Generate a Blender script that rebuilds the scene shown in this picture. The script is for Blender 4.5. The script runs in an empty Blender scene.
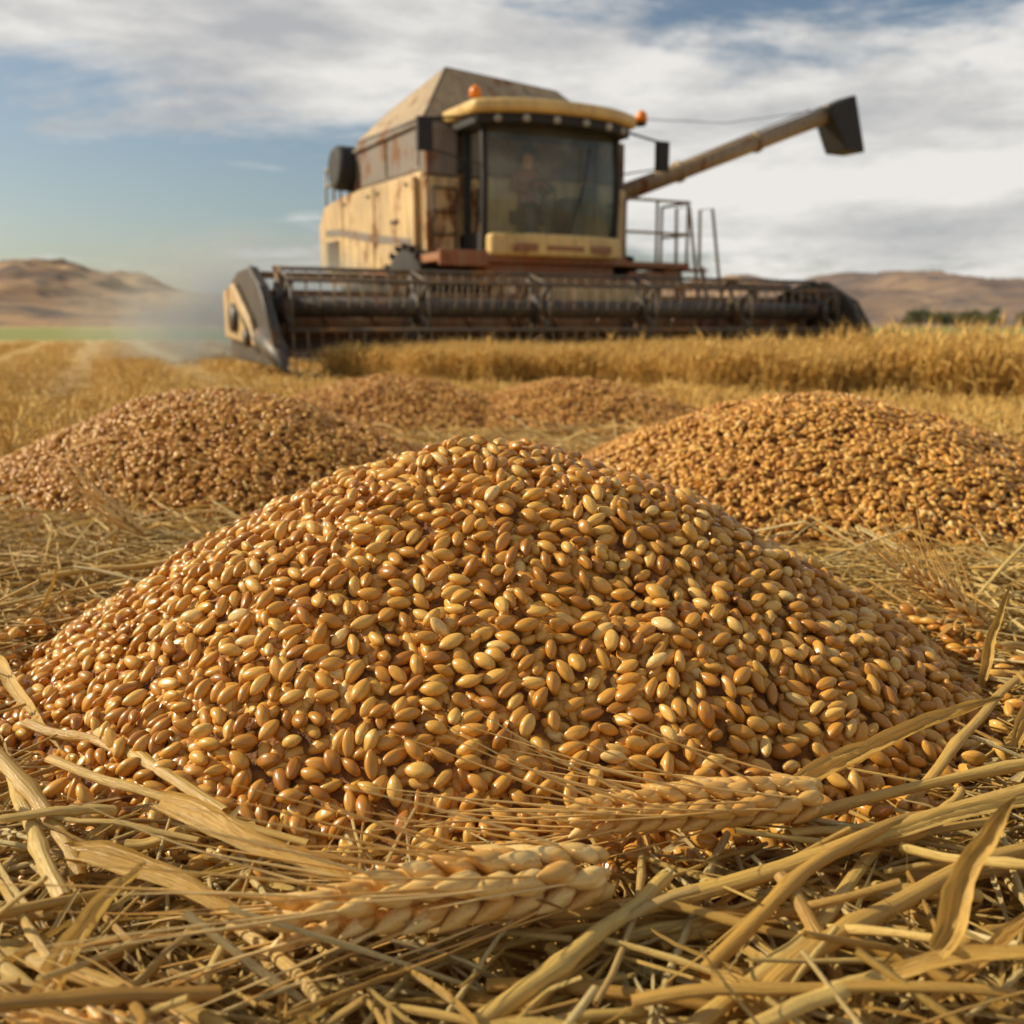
import bpy, bmesh, math, random
import numpy as np
from mathutils import Vector, Matrix, Euler, noise
random.seed(7); np.random.seed(7)
S=bpy.context.scene
S.view_settings.view_transform='Standard'; S.view_settings.look='None'; S.view_settings.exposure=0
R=math.radians
def link(o,parent=None):
    S.collection.objects.link(o)
    if parent is not None: o.parent=parent
    return o
# ---------------------------------------------------------------- materials
class NT:
    def __init__(s,name):
        s.m=bpy.data.materials.new(name); s.m.use_nodes=True; s.t=s.m.node_tree; s.n=s.t.nodes; s.l=s.t.links
        s.b=s.n['Principled BSDF']; s.out=s.n['Material Output']
    def new(s,typ,**k):
        n=s.n.new(typ)
        for a,b in k.items(): setattr(n,a,b)
        return n
    def lk(s,a,b): s.l.new(a,b)
def nz(nt,vec,scale,detail=4,rough=.55,dist=0):
    n=nt.new('ShaderNodeTexNoise'); n.inputs['Scale'].default_value=scale; n.inputs['Detail'].default_value=detail
    n.inputs['Roughness'].default_value=rough; n.inputs['Distortion'].default_value=dist
    if vec is not None: nt.lk(vec,n.inputs['Vector'])
    return n.outputs['Fac']
def mapping(nt,vec,scale=(1,1,1),loc=(0,0,0)):
    m=nt.new('ShaderNodeMapping'); m.inputs['Scale'].default_value=scale; m.inputs['Location'].default_value=loc
    nt.lk(vec,m.inputs['Vector']); return m.outputs['Vector']
def ramp(nt,fac,stops,interp='LINEAR'):
    r=nt.new('ShaderNodeValToRGB'); e=r.color_ramp.elements; r.color_ramp.interpolation=interp
    while len(e)<len(stops): e.new(.5)
    for i,(p,c) in enumerate(stops):
        e[i].position=p; e[i].color=(c[0],c[1],c[2],1) if hasattr(c,'__len__') else (c,c,c,1)
    nt.lk(fac,r.inputs['Fac']); return r.outputs['Color']
def mix(nt,fac,a,b,blend='MIX'):
    m=nt.new('ShaderNodeMix'); m.data_type='RGBA'; m.blend_type=blend
    for sock,v in ((m.inputs[0],fac),(m.inputs[6],a),(m.inputs[7],b)):
        if isinstance(v,bpy.types.NodeSocket): nt.lk(v,sock)
        else: sock.default_value=v if not hasattr(v,'__len__') else ((*v,1) if len(v)==3 else v)
    return m.outputs[2]
def math_(nt,op,a,b=None,c=None,clamp=False):
    m=nt.new('ShaderNodeMath'); m.operation=op; m.use_clamp=clamp
    for i,v in enumerate((a,b,c)):
        if v is None: continue
        if isinstance(v,bpy.types.NodeSocket): nt.lk(v,m.inputs[i])
        else: m.inputs[i].default_value=v
    return m.outputs[0]
def bump(nt,h,strength=.3,dist=.01):
    b=nt.new('ShaderNodeBump'); b.inputs['Strength'].default_value=strength; b.inputs['Distance'].default_value=dist
    nt.lk(h,b.inputs['Height']); nt.lk(b.outputs['Normal'],nt.b.inputs['Normal'])
def objco(nt): return nt.new('ShaderNodeTexCoord').outputs['Object']
def attr(nt,name):
    a=nt.new('ShaderNodeAttribute'); a.attribute_name=name; a.attribute_type='GEOMETRY'; return a

def paint(name,col,rust=.5,dirt=(.30,.22,.13),dirtamt=.5,rough=.45,metal=0,rustcol=(.20,.075,.025)):
    nt=NT(name); co=objco(nt)
    v1=nz(nt,co,.9,5); c=mix(nt,math_(nt,'MULTIPLY',ramp(nt,v1,[(.35,0),(.7,1)]),dirtamt),col,tuple(x*.6 for x in col))
    st=nz(nt,mapping(nt,co,(5,5,.5)),2.2,5,.65)
    c=mix(nt,math_(nt,'MULTIPLY',ramp(nt,st,[(.43,0),(.63,1)]),dirtamt),c,dirt)
    rn=nz(nt,mapping(nt,co,(1,1,.55)),2.6,8,.72)
    lo=.70-.22*rust
    rm=ramp(nt,rn,[(lo,0),(lo+.05,1)])
    halo=ramp(nt,rn,[(lo-.05,0),(lo,.45)])
    c=mix(nt,halo,c,tuple(.5*(a+b) for a,b in zip(col,rustcol)))
    c=mix(nt,rm,c,rustcol)
    nt.lk(c,nt.b.inputs['Base Color'])
    nt.lk(ramp(nt,rm,[(0,rough),(1,.85)]),nt.b.inputs['Roughness'])
    nt.b.inputs['Metallic'].default_value=metal
    bump(nt,nz(nt,co,18,3),.12,.01)
    return nt.m
def plain(name,col,rough=.6,metal=0):
    nt=NT(name); co=objco(nt)
    c=mix(nt,ramp(nt,nz(nt,co,6,4),[(.3,0),(.7,1)]),tuple(x*.75 for x in col),tuple(min(1,x*1.15) for x in col))
    nt.lk(c,nt.b.inputs['Base Color']); nt.b.inputs['Roughness'].default_value=rough; nt.b.inputs['Metallic'].default_value=metal
    return nt.m
M_cream=paint('cream_paint',(.72,.50,.23),.68,dirt=(.30,.21,.12),dirtamt=.75)
M_trim=paint('yellow_trim_paint',(.80,.55,.19),.45,dirt=(.42,.27,.11),dirtamt=.5)
M_tan=paint('tan_paint',(.52,.38,.20),.60,dirt=(.27,.19,.11),dirtamt=.75)
M_auger=paint('auger_paint',(.38,.27,.14),.55,dirt=(.20,.14,.08),dirtamt=.75)
M_grey=paint('grey_metal',(.19,.17,.15),.8,dirt=(.25,.19,.13),dirtamt=.7,rough=.6,rustcol=(.18,.085,.035))
M_red=paint('red_oxide',(.38,.13,.045),.5,dirt=(.30,.19,.09),dirtamt=.85,rough=.6)
M_hred=paint('header_worn_paint',(.30,.14,.055),.5,dirt=(.30,.21,.11),dirtamt=.9,rough=.6,rustcol=(.12,.06,.03))
M_dark=paint('dark_steel',(.045,.038,.030),.55,dirt=(.17,.12,.065),dirtamt=.5,rough=.5,rustcol=(.20,.09,.03))
M_bat=paint('worn_reel_tube',(.13,.10,.065),.6,dirt=(.07,.055,.04),dirtamt=.6,rough=.5,rustcol=(.26,.13,.04))
M_black=plain('black_rubber',(.022,.02,.018),.7)
M_inter=plain('cab_lining',(.36,.36,.31),.8)
M_seat=plain('seat_cloth',(.06,.058,.052),.85)
M_tyre=plain('tyre_rubber',(.035,.03,.026),.85)
M_orange=plain('orange_lens',(.9,.25,.02),.25)
M_lens=plain('lamp_lens',(.42,.40,.34),.15)
M_bare=paint('bare_metal',(.40,.32,.21),.5,dirt=(.26,.19,.11),dirtamt=.7,rough=.45,metal=.2)
def glass():
    nt=NT('cab_glass'); nt.n.remove(nt.b)
    tr=nt.new('ShaderNodeBsdfTransparent'); tr.inputs[0].default_value=(.90,.95,.88,1)
    gl=nt.new('ShaderNodeBsdfGlossy'); gl.inputs['Roughness'].default_value=.03; gl.inputs[0].default_value=(.9,.95,.9,1)
    fr=nt.new('ShaderNodeFresnel'); fr.inputs[0].default_value=1.45
    co=objco(nt)
    df=nt.new('ShaderNodeBsdfDiffuse'); df.inputs[0].default_value=(.46,.48,.38,1)
    m1=nt.new('ShaderNodeMixShader'); nt.lk(math_(nt,'MULTIPLY',ramp(nt,nz(nt,co,1.6,5),[(.35,.35),(.75,1)]),.24),m1.inputs[0]); nt.lk(tr.outputs[0],m1.inputs[1]); nt.lk(df.outputs[0],m1.inputs[2])
    m2=nt.new('ShaderNodeMixShader'); nt.lk(fr.outputs[0],m2.inputs[0]); nt.lk(m1.outputs[0],m2.inputs[1]); nt.lk(gl.outputs[0],m2.inputs[2])
    nt.lk(m2.outputs[0],nt.out.inputs[0]); return nt.m
M_glass=glass()
def grain_mat():
    nt=NT('wheat_grain_skin'); oi=nt.new('ShaderNodeObjectInfo').outputs['Random']; co=objco(nt)
    c=ramp(nt,oi,[(0,(.38,.145,.019)),(.18,(.52,.225,.030)),(.5,(.66,.32,.050)),(.8,(.76,.42,.08)),(.95,(.80,.49,.12)),(1,(.83,.58,.22))])
    sx=nt.new('ShaderNodeSeparateXYZ'); nt.lk(co,sx.inputs[0])
    tip=ramp(nt,math_(nt,'ABSOLUTE',sx.outputs[0]),[(.34,0),(.5,1)])
    c=mix(nt,math_(nt,'MULTIPLY',tip,.55),c,(.28,.10,.015))
    c=mix(nt,math_(nt,'MULTIPLY',ramp(nt,nz(nt,mapping(nt,co,(1,5,5)),5,2),[(.4,0),(.65,1)]),.35),c,(.40,.16,.02))
    nt.lk(c,nt.b.inputs['Base Color'])
    nt.b.inputs['Roughness'].default_value=.29
    nt.b.inputs['Specular IOR Level'].default_value=.48
    return nt.m
M_grain=grain_mat()
def straw_mat(name,stops,rough=.5,dark=(.30,.16,.045),fibamt=.45,tl=.0,fs=(2.2,.9,7)):
    nt=NT(name); oi=attr(nt,'prnd').outputs['Fac']; oj=nt.new('ShaderNodeObjectInfo').outputs['Random']
    at=attr(nt,'suv')
    sx=nt.new('ShaderNodeSeparateXYZ'); nt.lk(at.outputs['Vector'],sx.inputs[0])
    r=math_(nt,'FRACT',math_(nt,'ADD',math_(nt,'ADD',oi,oj),sx.outputs[2]))
    c=ramp(nt,r,stops)
    fib=nz(nt,mapping(nt,at.outputs['Vector'],fs),3,4,.72)
    c=mix(nt,math_(nt,'MULTIPLY',ramp(nt,fib,[(.40,0),(.56,1)]),fibamt),c,mix(nt,.55,c,dark))
    blot=nz(nt,mapping(nt,at.outputs['Vector'],(16,1.2,9)),1.8,4,.7)
    c=mix(nt,ramp(nt,blot,[(.56,0),(.72,.6)]),c,dark)
    nt.lk(c,nt.b.inputs['Base Color']); nt.b.inputs['Roughness'].default_value=rough
    if tl>0:
        bump(nt,fib,.8,.004)
        tr=nt.new('ShaderNodeBsdfTranslucent'); nt.lk(c,tr.inputs['Color']); ms=nt.new('ShaderNodeMixShader'); ms.inputs[0].default_value=tl
        nt.lk(nt.b.outputs[0],ms.inputs[1]); nt.lk(tr.outputs[0],ms.inputs[2]); nt.lk(ms.outputs[0],nt.out.inputs[0])
    return nt.m
M_straw=straw_mat('dry_straw',[(0,(.56,.30,.055)),(.25,(.80,.51,.12)),(.55,(.90,.64,.19)),(.8,(.94,.77,.37)),(1,(.68,.39,.075))],tl=.22,rough=.40)
M_ear=straw_mat('wheat_husk',[(0,(.66,.35,.08)),(.5,(.78,.48,.135)),(1,(.87,.62,.25))],.42,dark=(.34,.14,.03),fs=(5,1.2,7),fibamt=.35)
M_wheat=straw_mat('standing_wheat_stalk',[(0,(.60,.34,.065)),(.5,(.78,.49,.12)),(1,(.86,.60,.18))],.6)

# ---------------------------------------------------------------- mesh builder
class MB:
    def __init__(s): s.v=[]; s.f=[]; s.mi=[]; s.suv=[]; s.sm=[]
    def add(s,vs,fs,mi=0,suv=None,smooth=False):
        o=len(s.v); s.v+= [tuple(x) for x in vs]; s.f+=[tuple(o+i for i in f) for f in fs]; s.mi+=[mi]*len(fs); s.sm+=[smooth]*len(fs)
        s.suv+= suv if suv else [(0,0,0)]*len(vs)
    def box(s,x0,x1,y0,y1,z0,z1,mi=0):
        s.add([(x,y,z) for x in (x0,x1) for y in (y0,y1) for z in (z0,z1)],[(0,1,3,2),(4,6,7,5),(0,4,5,1),(2,3,7,6),(0,2,6,4),(1,5,7,3)],mi)
    def hexa(s,p,mi=0):
        s.add(p,[(3,2,1,0),(4,5,6,7),(0,1,5,4),(1,2,6,5),(2,3,7,6),(3,0,4,7)],mi)
    def prism(s,poly,x0,x1,mi=0):
        n=len(poly); vs=[(x0,y,z) for y,z in poly]+[(x1,y,z) for y,z in poly]
        s.add(vs,[tuple(range(n)),tuple(range(2*n-1,n-1,-1))]+[(i+n,(i+1)%n+n,(i+1)%n,i) for i in range(n)],mi)
    def prismz(s,poly,z0,z1,mi=0):
        n=len(poly); vs=[(x,y,z0) for x,y in poly]+[(x,y,z1) for x,y in poly]
        s.add(vs,[tuple(range(n))[::-1],tuple(range(n,2*n))]+[(i,(i+1)%n,(i+1)%n+n,i+n) for i in range(n)],mi)
    def path(s,pts,rs,n=8,mi=0,rnd=0,caps=True,flat=1.0,smooth=True):
        pts=[Vector(p) for p in pts]
        if not hasattr(rs,'__len__'): rs=[rs]*len(pts)
        t0=(pts[1]-pts[0]).normalized(); up=Vector((0,0,1)) if abs(t0.z)<.9 else Vector((1,0,0))
        vs=[];suv=[];L=0
        a=t0.cross(up).normalized()
        for i,p in enumerate(pts):
            t=(pts[min(i+1,len(pts)-1)]-pts[max(i-1,0)]).normalized()
            a=(a-t*a.dot(t)).normalized(); b=t.cross(a)
            if i: L+=(p-pts[i-1]).length
            for k in range(n):
                an=2*math.pi*k/n
                vs.append(p+a*math.cos(an)*rs[i]+b*math.sin(an)*rs[i]*flat); suv.append((L,abs(k/n-.5)*4,rnd))
        fs=[(i*n+k,i*n+(k+1)%n,(i+1)*n+(k+1)%n,(i+1)*n+k) for i in range(len(pts)-1) for k in range(n)]
        if caps: fs+=[tuple(range(n))[::-1],tuple(range((len(pts)-1)*n,len(pts)*n))]
        s.add(vs,fs,mi,suv,smooth)
    def blade(s,pts,w,up,rnd=0,cup=.25,twist=0,mi=0,cols=5):
        pts=[Vector(p) for p in pts]; n=len(pts); vs=[];suv=[];L=0; h=(cols-1)/2
        for i,p in enumerate(pts):
            t=(pts[min(i+1,n-1)]-pts[max(i-1,0)]).normalized()
            u=Matrix.Rotation(twist*i/n,3,t)@Vector(up); a=t.cross(u).normalized(); u=a.cross(t)
            if i: L+=(p-pts[i-1]).length
            q=i/(n-1); ww=w*.5*min(1,(1-q)**.6*1.25+.02)*(.55+.45*min(1,q*6))*(1+.25*noise.noise(Vector((q*9,rnd*30,1))))
            for k in range(cols):
                x=(k-h)/h
                rib=.10*math.cos(x*math.pi*4) if cols>=9 else 0
                vs.append(p+a*x*ww+u*(abs(x)**1.3*ww*cup+rib*ww)+u*noise.noise(p*70+Vector((k,rnd*9,0)))*w*.14); suv.append((L,x*2.5,rnd))
        s.add(vs,[(i*cols+k,i*cols+k+1,(i+1)*cols+k+1,(i+1)*cols+k) for i in range(n-1) for k in range(cols-1)],mi,suv,True)
    def ell(s,c,d,L,w,h=None,n=8,m=6,mi=0,rnd=0,point=.0,up=(0,0,1)):
        c=Vector(c); d=Vector(d).normalized(); h=h or w
        a=d.cross(Vector(up)); a=a.normalized() if a.length>1e-3 else Vector((0,1,0)); b=a.cross(d)
        vs=[c-d*L/2];suv=[(0,0,rnd)]
        for i in range(1,m):
            q=i/m; r=math.sin(math.pi*q)**.7*(1-point*q*q)
            for k in range(n):
                an=2*math.pi*k/n; vs.append(c+d*(q-.5)*L+a*math.cos(an)*r*w/2+b*math.sin(an)*r*h/2); suv.append((q*L*3,abs(k/n-.5)*4,rnd))
        vs.append(c+d*L/2); suv.append((L*3,0,rnd)); e=len(vs)-1
        fs=[(0,1+(k+1)%n,1+k) for k in range(n)]
        fs+=[(1+(i)*n+k,1+i*n+(k+1)%n,1+(i+1)*n+(k+1)%n,1+(i+1)*n+k) for i in range(m-2) for k in range(n)]
        fs+=[(e,1+(m-2)*n+k,1+(m-2)*n+(k+1)%n) for k in range(n)]
        s.add(vs,fs,mi,suv,True)
    def mesh(s,name,mats,smooth=None):
        me=bpy.data.meshes.new(name); me.from_pydata(s.v,[],s.f)
        for m in mats: me.materials.append(m)
        me.polygons.foreach_set('material_index',s.mi)
        me.polygons.foreach_set('use_smooth',s.sm if smooth is None else [smooth]*len(s.f))
        at=me.attributes.new('suv','FLOAT_VECTOR','POINT'); at.data.foreach_set('vector',[c for t in s.suv for c in t])
        me.update(); return me
    def obj(s,name,mats,parent=None,bevel=0,smooth=None,linkit=True,seg=2):
        me=s.mesh(name,mats,smooth)
        bm=bmesh.new(); bm.from_mesh(me); bmesh.ops.recalc_face_normals(bm,faces=bm.faces); bm.to_mesh(me); bm.free()
        o=bpy.data.objects.new(name,me)
        if linkit: link(o,parent)
        if bevel:
            b=o.modifiers.new('bevel','BEVEL'); b.width=bevel; b.segments=seg; b.limit_method='ANGLE'; b.angle_limit=R(35)
        return o

def instancer(name,pts,eul,scl,idx,sources,parent=None,realize=False):
    coll=bpy.data.collections.new(name+'_sources')
    for i,o in enumerate(sources): coll.objects.link(o)
    me=bpy.data.meshes.new(name); me.from_pydata([tuple(p) for p in pts],[],[])
    a=me.attributes.new('rot','FLOAT_VECTOR','POINT'); a.data.foreach_set('vector',[c for e in eul for c in e])
    a=me.attributes.new('scl','FLOAT_VECTOR','POINT'); a.data.foreach_set('vector',[c for e in scl for c in e])
    a=me.attributes.new('idx','INT','POINT'); a.data.foreach_set('value',[int(i) for i in idx])
    if realize:
        a=me.attributes.new('prnd','FLOAT','POINT'); a.data.foreach_set('value',[random.random() for i in idx])
    o=bpy.data.objects.new(name,me); link(o,parent)
    g=bpy.data.node_groups.new(name+'_gn','GeometryNodeTree')
    g.interface.new_socket('Geometry',in_out='INPUT',socket_type='NodeSocketGeometry')
    g.interface.new_socket('Geometry',in_out='OUTPUT',socket_type='NodeSocketGeometry')
    N=g.nodes.new; gi=N('NodeGroupInput'); go=N('NodeGroupOutput'); ip=N('GeometryNodeInstanceOnPoints')
    ci=N('GeometryNodeCollectionInfo'); ci.inputs['Collection'].default_value=coll; ci.inputs['Separate Children'].default_value=True; ci.inputs['Reset Children'].default_value=True
    def na(nm,t):
        n=N('GeometryNodeInputNamedAttribute'); n.data_type=t; n.inputs['Name'].default_value=nm; return n.outputs['Attribute']
    er=N('FunctionNodeEulerToRotation'); L=g.links.new
    L(gi.outputs[0],ip.inputs['Points']); L(ci.outputs[0],ip.inputs['Instance']); ip.inputs['Pick Instance'].default_value=True
    L(na('idx','INT'),ip.inputs['Instance Index']); L(na('rot','FLOAT_VECTOR'),er.inputs[0]); L(er.outputs[0],ip.inputs['Rotation'])
    L(na('scl','FLOAT_VECTOR'),ip.inputs['Scale'])
    if realize:
        rl=N('GeometryNodeRealizeInstances'); L(ip.outputs[0],rl.inputs[0]); L(rl.outputs[0],go.inputs[0])
    else: L(ip.outputs[0],go.inputs[0])
    md=o.modifiers.new('scatter','NODES'); md.node_group=g
    return o

# ---------------------------------------------------------------- grains
def grain_obj(i,nu=13,nv=14):
    rnd=random.Random(i); vs=[];fs=[]
    asp=rnd.uniform(.46,.54); bend=rnd.uniform(-.05,.05); sk=rnd.uniform(.9,1.15)
    vs.append((-.5,0,0))
    for a in range(1,nu):
        q=a/nu; r=math.sin(math.pi*q**sk)**.62
        for b in range(nv):
            an=2*math.pi*b/nv; d=min(abs(an-math.pi/2),2*math.pi-abs(an-math.pi/2))
            cr=1-.36*math.exp(-(d/.26)**2)*min(1,4*q*(1-q)*1.3)
            vs.append((q-.5, r*asp/2*math.cos(an), r*asp*.46*math.sin(an)*cr+bend*math.sin(math.pi*q)))
    vs.append((.5,0,0)); e=len(vs)-1
    fs+=[(0,1+(k+1)%nv,1+k) for k in range(nv)]
    fs+=[(1+j*nv+k,1+j*nv+(k+1)%nv,1+(j+1)*nv+(k+1)%nv,1+(j+1)*nv+k) for j in range(nu-2) for k in range(nv)]
    fs+=[(e,1+(nu-2)*nv+k,1+(nu-2)*nv+(k+1)%nv) for k in range(nv)]
    me=bpy.data.meshes.new('grain_%d'%i); me.from_pydata(vs,[],fs); me.materials.append(M_grain)
    me.polygons.foreach_set('use_smooth',[True]*len(fs))
    bm=bmesh.new(); bm.from_mesh(me); bmesh.ops.recalc_face_normals(bm,faces=bm.faces); bm.to_mesh(me); bm.free()
    return bpy.data.objects.new('grain_%d'%i,me)
GR=[grain_obj(i) for i in range(5)]
GRL=[grain_obj(i+10,7,8) for i in range(5)]
def grain_rot(n,yaw,pitch,roll):
    t=n.orthogonal().normalized(); t=Matrix.Rotation(yaw,3,n)@t; b=n.cross(t)
    m=Matrix((t,b,n)).transposed()
    return (m@Euler((0,pitch,0)).to_matrix()@Euler((roll,0,0)).to_matrix())
PILES=((-.035,1.55,.76,.63),(-1.03,3.47,.88,.82),(.95,3.13,.97,.86),(-.72,5.92,.88,.8),(.36,5.95,.84,.8))
def make_pile(cx,cy,rx,ry,H,seed,mode,count=0,ex=1.5,gl=.031):
    rnd=random.Random(seed)
    def h(x,y):
        r=math.hypot((x-cx)/rx,(y-cy)/ry)
        r*=1+.05*noise.noise(Vector((x*2.2,y*2.2,seed)))
        rr=math.sqrt(r*r+.012)-.02
        z=H*(1-min(rr,1.25)**ex)
        if z<.03: z=.03*math.exp((z-.03)/.03)-.008
        return z+.018*noise.noise(Vector((x*6,y*6,seed+3)))+.008*noise.noise(Vector((x*17,y*17,seed)))
    def nrm(x,y):
        e=.012; return Vector((-(h(x+e,y)-h(x-e,y))/(2*e),-(h(x,y+e)-h(x,y-e))/(2*e),1)).normalized()
    B=MB(); nr,na=40,80; vs=[(cx,cy,h(cx,cy)-.014)]
    for i in range(1,nr+1):
        for k in range(na):
            q=i/nr*1.15; x=cx+rx*q*math.cos(k/na*6.28318); y=cy+ry*q*math.sin(k/na*6.28318); vs.append((x,y,h(x,y)-.014-(.02 if i==nr else 0)))
    fs=[(0,1+k,1+(k+1)%na) for k in range(na)]+[(1+i*na+k,1+(i+1)*na+k,1+(i+1)*na+(k+1)%na,1+i*na+(k+1)%na) for i in range(nr-1) for k in range(na)]
    B.add(vs,fs,0,None,True)
    P=[];E=[];SC=[];ID=[]
    def put_g(x,y,dz,yaw,pitch,s):
        n=nrm(x,y)
        roll=rnd.choice([0,0,math.pi,math.pi,1.2,-1.2])+rnd.uniform(-.5,.5)
        m=grain_rot(n,yaw,pitch,roll); p=Vector((x,y,h(x,y)))+n*dz
        P.append(p); E.append(tuple(m.to_euler())); SC.append((s*gl,s*gl*rnd.uniform(.9,1.12),s*gl*rnd.uniform(.9,1.1))); ID.append(rnd.randrange(5))
    if mode=='pack':
        cell=gl; grid={}
        W=gl*.48
        for (dz,att,tol) in ((0.0,42000,.78),(-.007,36000,.74),(-.014,9000,.0)):
            for _ in range(att):
                a=rnd.uniform(0,6.28318); q=math.sqrt(rnd.random())*1.06; x=cx+rx*q*math.cos(a); y=cy+ry*q*math.sin(a)
                if q>1 and rnd.random()<(q-1)*16: continue
                n=nrm(x,y); yaw=rnd.uniform(0,6.28318); pitch=rnd.gauss(0,.26)
                t=Matrix.Rotation(yaw,3,n)@n.orthogonal().normalized()
                t=(t*math.cos(pitch)-n*math.sin(pitch))
                c=Vector((x,y,h(x,y)))+n*(dz+rnd.uniform(-.003,.005))
                if tol>0:
                    sp=[c+t*(gl*.32*k) for k in (-1,0,1)]; kx,ky=int(x//cell),int(y//cell); ok=True; lim=(W*tol)**2
                    for i in (-1,0,1):
                        for j in (-1,0,1):
                            for (oc,osp) in grid.get((kx+i,ky+j),()):
                                if (oc-c).length_squared>gl*gl: continue
                                for s1 in sp:
                                    for s2 in osp:
                                        if (s1-s2).length_squared<lim: ok=False;break
                                    if not ok:break
                                if not ok:break
                            if not ok:break
                        if not ok:break
                    if not ok: continue
                    grid.setdefault((kx,ky),[]).append((c,sp))
                roll=rnd.choice([0,0,math.pi,math.pi,1.2,-1.2])+rnd.uniform(-.5,.5)
                b=n.cross(t).normalized(); nn=t.cross(b)
                m=Matrix((t,b,nn)).transposed()@Euler((roll,0,0)).to_matrix()
                s=rnd.uniform(.86,1.1)
                P.append(c);E.append(tuple(m.to_euler()));SC.append((s*gl,s*gl*rnd.uniform(.88,1.12),s*gl*rnd.uniform(.9,1.1)));ID.append(rnd.randrange(5))
    else:
        for _ in range(count):
            a=rnd.uniform(0,6.28318); q=math.sqrt(rnd.random())*1.08
            if q>1 and rnd.random()<(q-1)*10: continue
            put_g(cx+rx*q*math.cos(a),cy+ry*q*math.sin(a),rnd.uniform(-.008,.006),rnd.uniform(0,6.28),rnd.gauss(0,.35),rnd.uniform(.85,1.1))
    for _ in range(int(420 if mode=='pack' else 150)):
        a=rnd.uniform(0,6.28318); q=1.0+abs(rnd.gauss(0,.07)); x=cx+rx*q*math.cos(a); y=cy+ry*q*math.sin(a)
        put_g(x,y,.018+rnd.uniform(0,.03),rnd.uniform(0,6.28),rnd.gauss(0,.3),rnd.uniform(.85,1.05))
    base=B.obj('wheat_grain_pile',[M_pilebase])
    instancer('grains',P,E,SC,ID,GR if mode=='pack' else GRL,base)
    return h
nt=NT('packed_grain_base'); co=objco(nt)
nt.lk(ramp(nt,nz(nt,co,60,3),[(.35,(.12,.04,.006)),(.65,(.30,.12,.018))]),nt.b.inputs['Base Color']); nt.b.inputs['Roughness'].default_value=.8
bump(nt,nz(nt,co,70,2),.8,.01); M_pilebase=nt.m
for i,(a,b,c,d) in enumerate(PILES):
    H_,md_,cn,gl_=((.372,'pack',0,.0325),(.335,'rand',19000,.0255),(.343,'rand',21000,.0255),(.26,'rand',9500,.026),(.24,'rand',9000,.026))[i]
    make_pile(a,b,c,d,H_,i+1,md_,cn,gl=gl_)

# ---------------------------------------------------------------- ground
def axis(lo,hi,d,far,g=1.13):
    xs=list(np.arange(lo,hi+1e-6,d)); s=d; x=hi
    while x<far: s*=g; x+=s; xs.append(x)
    s=d; x=lo; pre=[]
    while x>-far: s*=g; x-=s; pre.append(x)
    return pre[::-1]+xs
xs=axis(-2,2,.04,2500); ys=axis(.2,4,.04,2500)
def gz(x,y):
    d=math.hypot(x,y)
    return .012*noise.noise(Vector((x*5,y*5,0)))*min(1,6/(d+.1))+.02*noise.noise(Vector((x*.7,y*.7,2)))*(1 if d<60 else 0)-.012
vs=[(x,y,gz(x,y)) for y in ys for x in xs]; nx=len(xs)
fs=[(j*nx+i,j*nx+i+1,(j+1)*nx+i+1,(j+1)*nx+i) for j in range(len(ys)-1) for i in range(nx-1)]
B=MB(); B.add(vs,fs,0,None,True)
nt=NT('harvested_field'); co=objco(nt)
sx=nt.new('ShaderNodeSeparateXYZ'); nt.lk(co,sx.inputs[0]); X,Y=sx.outputs[0],sx.outputs[1]
f1=nz(nt,co,22,6,.7); c=ramp(nt,f1,[(.32,(.14,.065,.018)),(.5,(.42,.24,.06)),(.68,(.70,.45,.13))])
f2=nz(nt,mapping(nt,co,(1.2,.25,1)),.5,5,.6); far=ramp(nt,f2,[(.3,(.56,.34,.10)),(.5,(.72,.47,.15)),(.7,(.80,.56,.22))])
c=mix(nt,ramp(nt,math_(nt,'DIVIDE',Y,20),[(.2,0),(1,1)]),c,far)
rows=nt.new('ShaderNodeTexWave'); rows.inputs['Scale'].default_value=.55; rows.inputs['Distortion'].default_value=1.5; rows.inputs['Detail'].default_value=3
mp=nt.new('ShaderNodeMapping'); mp.inputs['Rotation'].default_value=(0,0,R(-22)); nt.lk(co,mp.inputs[0]); nt.lk(mp.outputs[0],rows.inputs[0])
c=mix(nt,math_(nt,'MULTIPLY',rows.outputs['Fac'],.45),c,(.30,.17,.05))
g=nz(nt,mapping(nt,co,(.010,.05,1)),1,3)
gm=math_(nt,'MULTIPLY',ramp(nt,math_(nt,'DIVIDE',Y,400),[(.08,0),(.10,1),(.5,1),(.55,0)]),ramp(nt,g,[(.32,0),(.40,1)]))
c=mix(nt,math_(nt,'MULTIPLY',gm,.85),c,(.19,.23,.045))
nt.lk(c,nt.b.inputs['Base Color']); nt.b.inputs['Roughness'].default_value=.95; bump(nt,f1,.9,.03)
B.obj('ground',[nt.m])

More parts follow.
